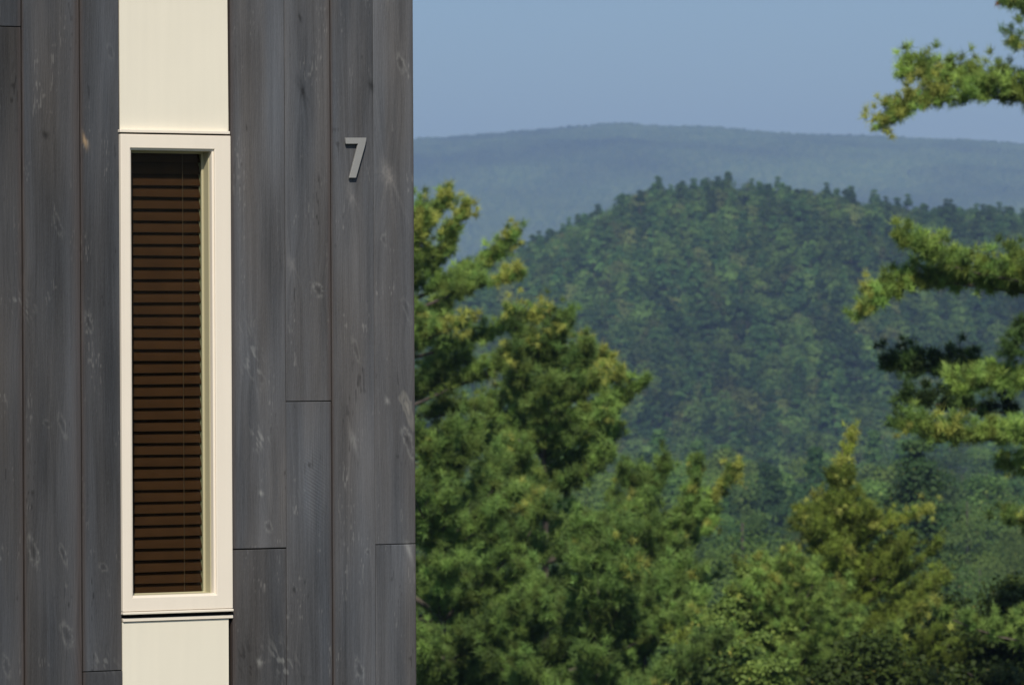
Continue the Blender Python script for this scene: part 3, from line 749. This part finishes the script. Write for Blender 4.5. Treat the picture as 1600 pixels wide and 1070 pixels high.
def leafy(name, label, px, Yd, top_py, R, seed, leaf, pal, nblob=60, nleaf=16000, group=None, kind='round', cat='tree', low=.18):
    rg = np.random.default_rng(seed); top = P(px, top_py, Yd); gz = float(terrain(top[0], top[1])) - .2; H = top[2] - gz
    V, Fq, cc, mi, NN = leaf_mesh(rg, H, R, nblob, nleaf, leaf, pal, kind, trunk=False, low=low, rough=.8)
    root = empty(name, (top[0], top[1], gz), rg.random() * 6); tag(root, label, cat, group)
    T_ = Tree(rg); T_.limb([(0, 0, 0), (.1, .05, H * .35), (0, -.1, H * .7), (.05, 0, H * .9)], .03 + H * .011, .02)
    for k in range(26):
        az = rg.random() * 6.28; z0 = H * rg.uniform(low, .75); Lb = R * rg.uniform(.5, .95)
        T_.limb([(0, 0, z0), (math.cos(az) * Lb * .5, math.sin(az) * Lb * .5, z0 + Lb * .4), (math.cos(az) * Lb, math.sin(az) * Lb, z0 + Lb * .6)], .05, .01)
    T_.wood('trunk', root)
    mesh_np('crown', V, Fq, M_leaf, root, col=cc, nor=NN)
    return root
LGT = (np.array([.10, .155, .035]), np.array([.15, .20, .045]), np.array([.26, .26, .06]))
LGT = tuple(c * 1.7 for c in LGT)
MID = (np.array([.050, .085, .022]), np.array([.080, .125, .030]), np.array([.15, .17, .04]))
MID = tuple(c * 1.3 for c in MID)
DKL = (np.array([.030, .050, .010]), np.array([.055, .080, .014]), np.array([.14, .13, .03]))
DKL = tuple(c * 1.3 for c in DKL)
leafy('sapling', 'light green leafy sapling at the bottom right of the broad pines', 1150, 70, 885, .75, 31, .046, LGT, 120, 26000, low=.74)
leafy('sapling', 'small bright sapling leaning against the foot of the olive tree', 1215, 73, 925, .7, 32, .046, LGT, 100, 24000, low=.74)
leafy('sapling', 'yellowish sapling low beside the third pine', 1085, 76, 925, .7, 33, .046, LGT, 100, 24000, low=.74)
leafy('sapling', 'bright leafy sapling at the bottom edge left of the olive tree', 1190, 66, 985, .6, 41, .046, LGT, 120, 28000, low=.74)
leafy('sapling', 'pale green sapling rising between the third pine and the olive tree', 1118, 69, 955, .6, 42, .046, LGT, 120, 28000, low=.74)
leafy('broadleaf_tree', 'dark olive broadleaf tree in the bottom right corner', 1585, 70, 895, 1.6, 34, .060, DKL, 140, 36000, low=.62)
leafy('broadleaf_tree', 'dark leafy tree low between the olive tree and the corner tree', 1478, 74, 925, 1.4, 35, .060, DKL, 130, 34000, low=.62)
leafy('broadleaf_tree', 'dark olive bush at the bottom edge below the olive tree', 1350, 68, 985, 1.6, 36, .058, DKL, 130, 34000, low=.62)
leafy('broadleaf_tree', 'mid green bush at the bottom edge below the light saplings', 1150, 67, 1000, 1.3, 37, .058, MID, 130, 34000, low=.62)
leafy('broadleaf_tree', 'deep green tree at the right edge between the reaching limbs and the corner tree', 1640, 105, 735, 1.3, 38, .10, (MID[0] * .7, MID[1] * .7, MID[2]), 70, 12000)

# ------------------------------------------------------------------ the forest of the valley and the hill
def variants(n, kind, H, R, nblob, nleaf, leaf, seed, pals):
    out = []
    for k in range(n):
        rg = np.random.default_rng(seed + k)
        out.append(leaf_mesh(rg, H * rg.uniform(.92, 1.08), R * rg.uniform(.9, 1.1), nblob, nleaf, leaf, pals[k % len(pals)], kind))
    return out
FG = (np.array([.045, .080, .022]), np.array([.075, .115, .030]), np.array([.12, .14, .04]))
FG = tuple(c * np.array([1.75, 1.95, 1.6]) for c in FG)
FG2 = (np.array([.060, .095, .026]), np.array([.095, .135, .036]), np.array([.16, .15, .05]))
FG2 = tuple(c * np.array([1.75, 1.95, 1.6]) for c in FG2)
FG3 = (np.array([.080, .095, .032]), np.array([.11, .12, .04]), np.array([.16, .12, .05]))
FG3 = tuple(c * np.array([1.75, 1.95, 1.6]) for c in FG3)
PG = (np.array([.025, .058, .022]), np.array([.045, .085, .028]), np.array([.07, .11, .03]))
PG = tuple(c * np.array([1.75, 1.95, 1.6]) for c in PG)
PG2 = (np.array([.032, .068, .022]), np.array([.058, .098, .03]), np.array([.09, .12, .035]))
PG2 = tuple(c * np.array([1.75, 1.95, 1.6]) for c in PG2)
NG = (np.array([.100, .170, .034]), np.array([.165, .240, .048]), np.array([.24, .27, .06]))
NG2 = (np.array([.070, .125, .028]), np.array([.115, .185, .036]), np.array([.16, .16, .04]))
NP = (np.array([.045, .095, .026]), np.array([.080, .145, .034]), np.array([.11, .14, .03]))
si_r = variants(6, 'round', 13.5, 5.2, 22, 1000, .66, 300, [FG, FG2, FG, FG2, FG3, FG])
si_p = variants(6, 'pine', 14.5, 5.0, 36, 1000, .66, 400, [PG, PG2])
def tones(p, ks): return [tuple(c * k for c in p[i % len(p)]) for i, k in enumerate(ks)]
su_r = variants(4, 'round', 14, 5.0, 45, 38000, .12, 100, tones([NG, NG2], [1.1, .9, .8, 1.3]))
su_p = variants(3, 'pine', 16, 4.2, 110, 36000, .13, 200, [NP])
hi_r = variants(9, 'round', 14, 5.0, 30, 12000, .22, 100, tones([NG, NG2, FG], [1.2, .8, 1., .7, 1.3, 1.1, .9, .6, 1.35]))
hi_p = variants(5, 'pine', 16, 4.2, 80, 12000, .22, 200, tones([PG, PG2], [.8, 1.1, .6, 1.2, .9]))
lo_r = variants(6, 'round', 13.5, 5.2, 22, 2300, .46, 300, [FG, FG2, FG, FG2, FG3, FG])
lo_p = variants(6, 'pine', 14.5, 5.0, 36, 2300, .45, 400, [PG, PG2])
me_sr = [mesh_np('forest_tree', *v[:2], [M_leaf, M_bark], col=v[2], midx=v[3], nor=v[4], link=False) for v in su_r]
me_sp = [mesh_np('forest_pine', *v[:2], [M_needle, M_bark], col=v[2], midx=v[3], nor=v[4], link=False) for v in su_p]
me_hr = [mesh_np('forest_tree', *v[:2], [M_leaf, M_bark], col=v[2], midx=v[3], nor=v[4], link=False) for v in hi_r]
me_hp = [mesh_np('forest_pine', *v[:2], [M_needle, M_bark], col=v[2], midx=v[3], nor=v[4], link=False) for v in hi_p]
me_lr = [mesh_np('forest_tree', *v[:2], [M_leaf, M_bark], col=v[2], midx=v[3], nor=v[4], link=False) for v in lo_r]
me_lb = [mesh_np('forest_tree', *v[:2], [M_leaf, M_bark], col=v[2], midx=v[3], nor=v[4], link=False) for v in variants(6, 'round', 12.5, 5.4, 24, 7000, .28, 520, tones([FG2, NG], [1.15, 1.35, 1.0, 1.25, .75, 1.4]))]
me_lp = [mesh_np('forest_pine', *v[:2], [M_needle, M_bark], col=v[2], midx=v[3], nor=v[4], link=False) for v in lo_p]

rg = np.random.default_rng(99)
cand = []
Yc = 240.0
while Yc < 1600:
    sp = 7.4 if Yc > 1060 else 9.6
    x0, x1 = (60 - 800) / F * Yc - 8, (1760 - 800) / F * Yc + 8
    for x in np.arange(x0, x1, sp):
        xx = x + rg.uniform(-.42, .42) * sp; yy = Yc + rg.uniform(-.42, .42) * sp
        s = rg.uniform(.66, 1.22)
        hill = yy > 1120
        if hill: s = .80 + (s - .66) * .50
        isp = rg.random() < (.42 if hill else .22) + .25 * (float(vn(xx / 40, yy / 60, 55)) - .5)
        cand.append((yy, xx, s, isp, rg.random() * 6.28, int(rg.integers(0, 1000))))
    Yc += sp
cand.append((268., float(P(1436, 730, 268)[0]), 1.06, True, .4, 1))
cand.sort()
# keep the trees whose tops rise above the nearer ones (the rest never show)
nbin = 700; lo, hi = -.108, .135
mx = np.full(nbin, -1.0); kept = []
for (yy, xx, s, isp, rz, vi) in cand:
    H = (16 if isp else 14) * s; R = 3.6 * s
    if yy > 700: H *= .9
    gz = float(terrain(xx, yy)); et = (gz + H - 1.6) / yy
    a0 = int(((xx - R) / yy - lo) / (hi - lo) * nbin); a1 = int(((xx + R) / yy - lo) / (hi - lo) * nbin)
    a0 = max(0, a0); a1 = min(nbin - 1, a1)
    if a1 < a0: continue
    seg = mx[a0:a1 + 1]
    vis = (et - np.percentile(seg, 20))
    top_px = 542 - et * F
    if yy < 1000 and top_px < (700 if yy != 268. else 0) + max(0, 520 - yy) * .35: continue
    if vis * F > 4: kept.append((yy, xx, s, isp, rz, vi, gz, max(0, vis)))
    body = (gz + H * .72 - 1.6) / yy
    mid = (a0 + a1) // 2; hw = max(1, (a1 - a0) // 3)
    mx[max(a0, mid - hw):mid + hw + 1] = np.maximum(mx[max(a0, mid - hw):mid + hw + 1], body)
print('forest kept', len(kept), 'of', len(cand))
frame = [k for k in kept if 600 < 800 + k[1] / k[0] * F < 1680 and 542 - (k[6] + 14 - 1.6) / k[0] * F < 1090]
indiv = frame[:300]; ids = set(id(k) for k in indiv)
L_ = {('p', 0): 'dark pine in the near woods seen between the pines and the yellow leader tree', ('r', 0): 'rounded broadleaf tree in the near woods left of the yellow leader tree',
      ('p', 1): 'dark pine in the near woods right of the yellow leader tree', ('r', 1): 'rounded broadleaf tree in the near woods right of the yellow leader tree',
      ('p', 2): 'small hazy pine on the valley floor at the foot of the hill', ('r', 2): 'small hazy rounded tree on the valley floor at the foot of the hill',
      ('p', 3): 'hazy pine on the lower slope of the rounded hill', ('r', 3): 'hazy rounded tree on the lower slope of the rounded hill'}
G_ = {(a, b): ('pines ' if a == 'p' else 'broadleaf trees ') + ['in the near woods, left', 'in the near woods, right', 'on the valley floor', 'on the lower hill slope'][b] for a in 'pr' for b in range(4)}
sN = []; sV = []; sF = []; sC = []; sM = []; off = 0
for kk in kept:
    yy, xx, s, isp, rz, vi, gz, vis = kk
    near = yy < 900
    if id(kk) in ids:
        mesh = (me_sp if isp else me_sr) if yy < 430 else (me_hp if isp else me_hr) if near else (me_lp if isp else me_lr)
        if 820 < yy < 1010 and not isp: mesh = me_lb
        mesh = mesh[vi % len(mesh)]
        o = bpy.data.objects.new('pine_tree' if isp else 'broadleaf_tree', mesh); C.objects.link(o)
        o.location = (xx, yy, gz - .3); o.rotation_euler = (0, 0, rz); o.scale = (s * (.9 if not near else 1),) * 2 + (s,)
        ppx = 800 + xx / yy * F
        key = ('p' if isp else 'r', 3 if yy > 1120 else 2 if yy > 620 else 1 if ppx > 1318 else 0)
        if abs(yy - 268) < .01: tag(o, 'tall layered pine standing above the valley woods right of the olive tree', 'tree')
        else: tag(o, L_[key], 'tree', G_[key])
    else:
        side = 800 + xx / yy * F < 560
        V, Fq, cc, mi, NN = (si_p if isp and side else si_r if side else lo_p if isp else lo_r)[vi % 6]
        tone_ = (.46 + .86 * ((vi * 7919) % 997) / 997) * (.62 + .76 * float(fbm(xx / 42, yy / 90, 71, 2)))
        c_, s_ = math.cos(rz), math.sin(rz); sc = s * (1 if near else .95)
        v = V * sc; v = np.stack([v[:, 0] * c_ - v[:, 1] * s_ + xx, v[:, 0] * s_ + v[:, 1] * c_ + yy, v[:, 2] + gz - .3], -1)
        jit = tone_
        nn_ = np.stack([NN[:, 0] * c_ - NN[:, 1] * s_, NN[:, 0] * s_ + NN[:, 1] * c_, NN[:, 2]], -1); sN.append(nn_)
        sV.append(v); sF.append(Fq + off); sC.append(cc * jit); sM.append(mi); off += len(v)
if sV:
    o = mesh_np('hill_forest', np.concatenate(sV), np.concatenate(sF), [M_leaf, M_bark], col=np.concatenate(sC), midx=np.concatenate(sM), nor=np.concatenate(sN))
    tag(o, 'dense mixed green forest covering the rounded hill in the middle distance', 'forest', kind='stuff')
print('individual', len(indiv), 'stuff', len(sV))

# ------------------------------------------------------------------ forest canopy of the far mountain
xs2 = np.concatenate([np.arange(-1100, -200, 5.0), np.arange(-200, 1150, 3.2)]); ys2 = np.concatenate([np.arange(4700, 6050, 9.0), np.arange(6050, 8230, 4.4)])
X, Y = np.meshgrid(xs2, ys2)
cell = 9.0
dome = np.zeros_like(X); tone = np.zeros_like(X)
jx, jy = np.floor(X / cell), np.floor(Y / cell)
for a in (-1, 0, 1):
    for b2 in (-1, 0, 1):
        cx = jx + a; cy = jy + b2
        px_ = (cx + .15 + .7 * lattice(cx, cy, 1)) * cell; py_ = (cy + .15 + .7 * lattice(cx, cy, 2)) * cell
        hh = 6 + 7 * lattice(cx, cy, 3); rr = 4.6 + 2.4 * lattice(cx, cy, 4)
        d2 = ((X - px_) ** 2 + (Y - py_) ** 2) / rr ** 2
        h = hh * np.sqrt(np.clip(1 - d2, 0, 1)) ** .8
        up = h > dome; dome = np.where(up, h, dome); tone = np.where(up, lattice(cx, cy, 5), tone)
Zf = terrain(X, Y) + dome + 1.2 * vn(X / 2.5, Y / 3, 9)
patch = fbm(X / 160, Y / 260, 61, 3)
tcol = (np.array([.050, .085, .024])[None, None] * (1 - tone[..., None]) + np.array([.095, .125, .038]) * tone[..., None]) * (.30 + 1.4 * patch[..., None])
o = mesh_np('mountain_forest', np.stack([X, Y, Zf], -1).reshape(-1, 3), grid_faces(len(ys2), len(xs2)), M_canopy, col=tcol.reshape(-1, 3))
tag(o, 'blue hazy forest covering the long far mountain ridge', 'forest', kind='stuff')

# ------------------------------------------------------------------ haze
b = MB(); b.box((-3900, -350, -60), (4300, 9700, 420))
hz = b.build('haze', [])
mh = bpy.data.materials.new('haze'); mh.use_nodes = True; nt = mh.node_tree; nt.nodes.clear()
pv = nt.nodes.new('ShaderNodeVolumePrincipled'); pv.inputs['Color'].default_value = (*HAZE_COLOR, 1)
pv.inputs['Density'].default_value = HAZE_DENSITY; pv.inputs['Anisotropy'].default_value = 0.0
ho = nt.nodes.new('ShaderNodeOutputMaterial'); nt.links.new(pv.outputs[0], ho.inputs['Volume'])
hz.data.materials.append(mh); tag(hz, kind='stuff')
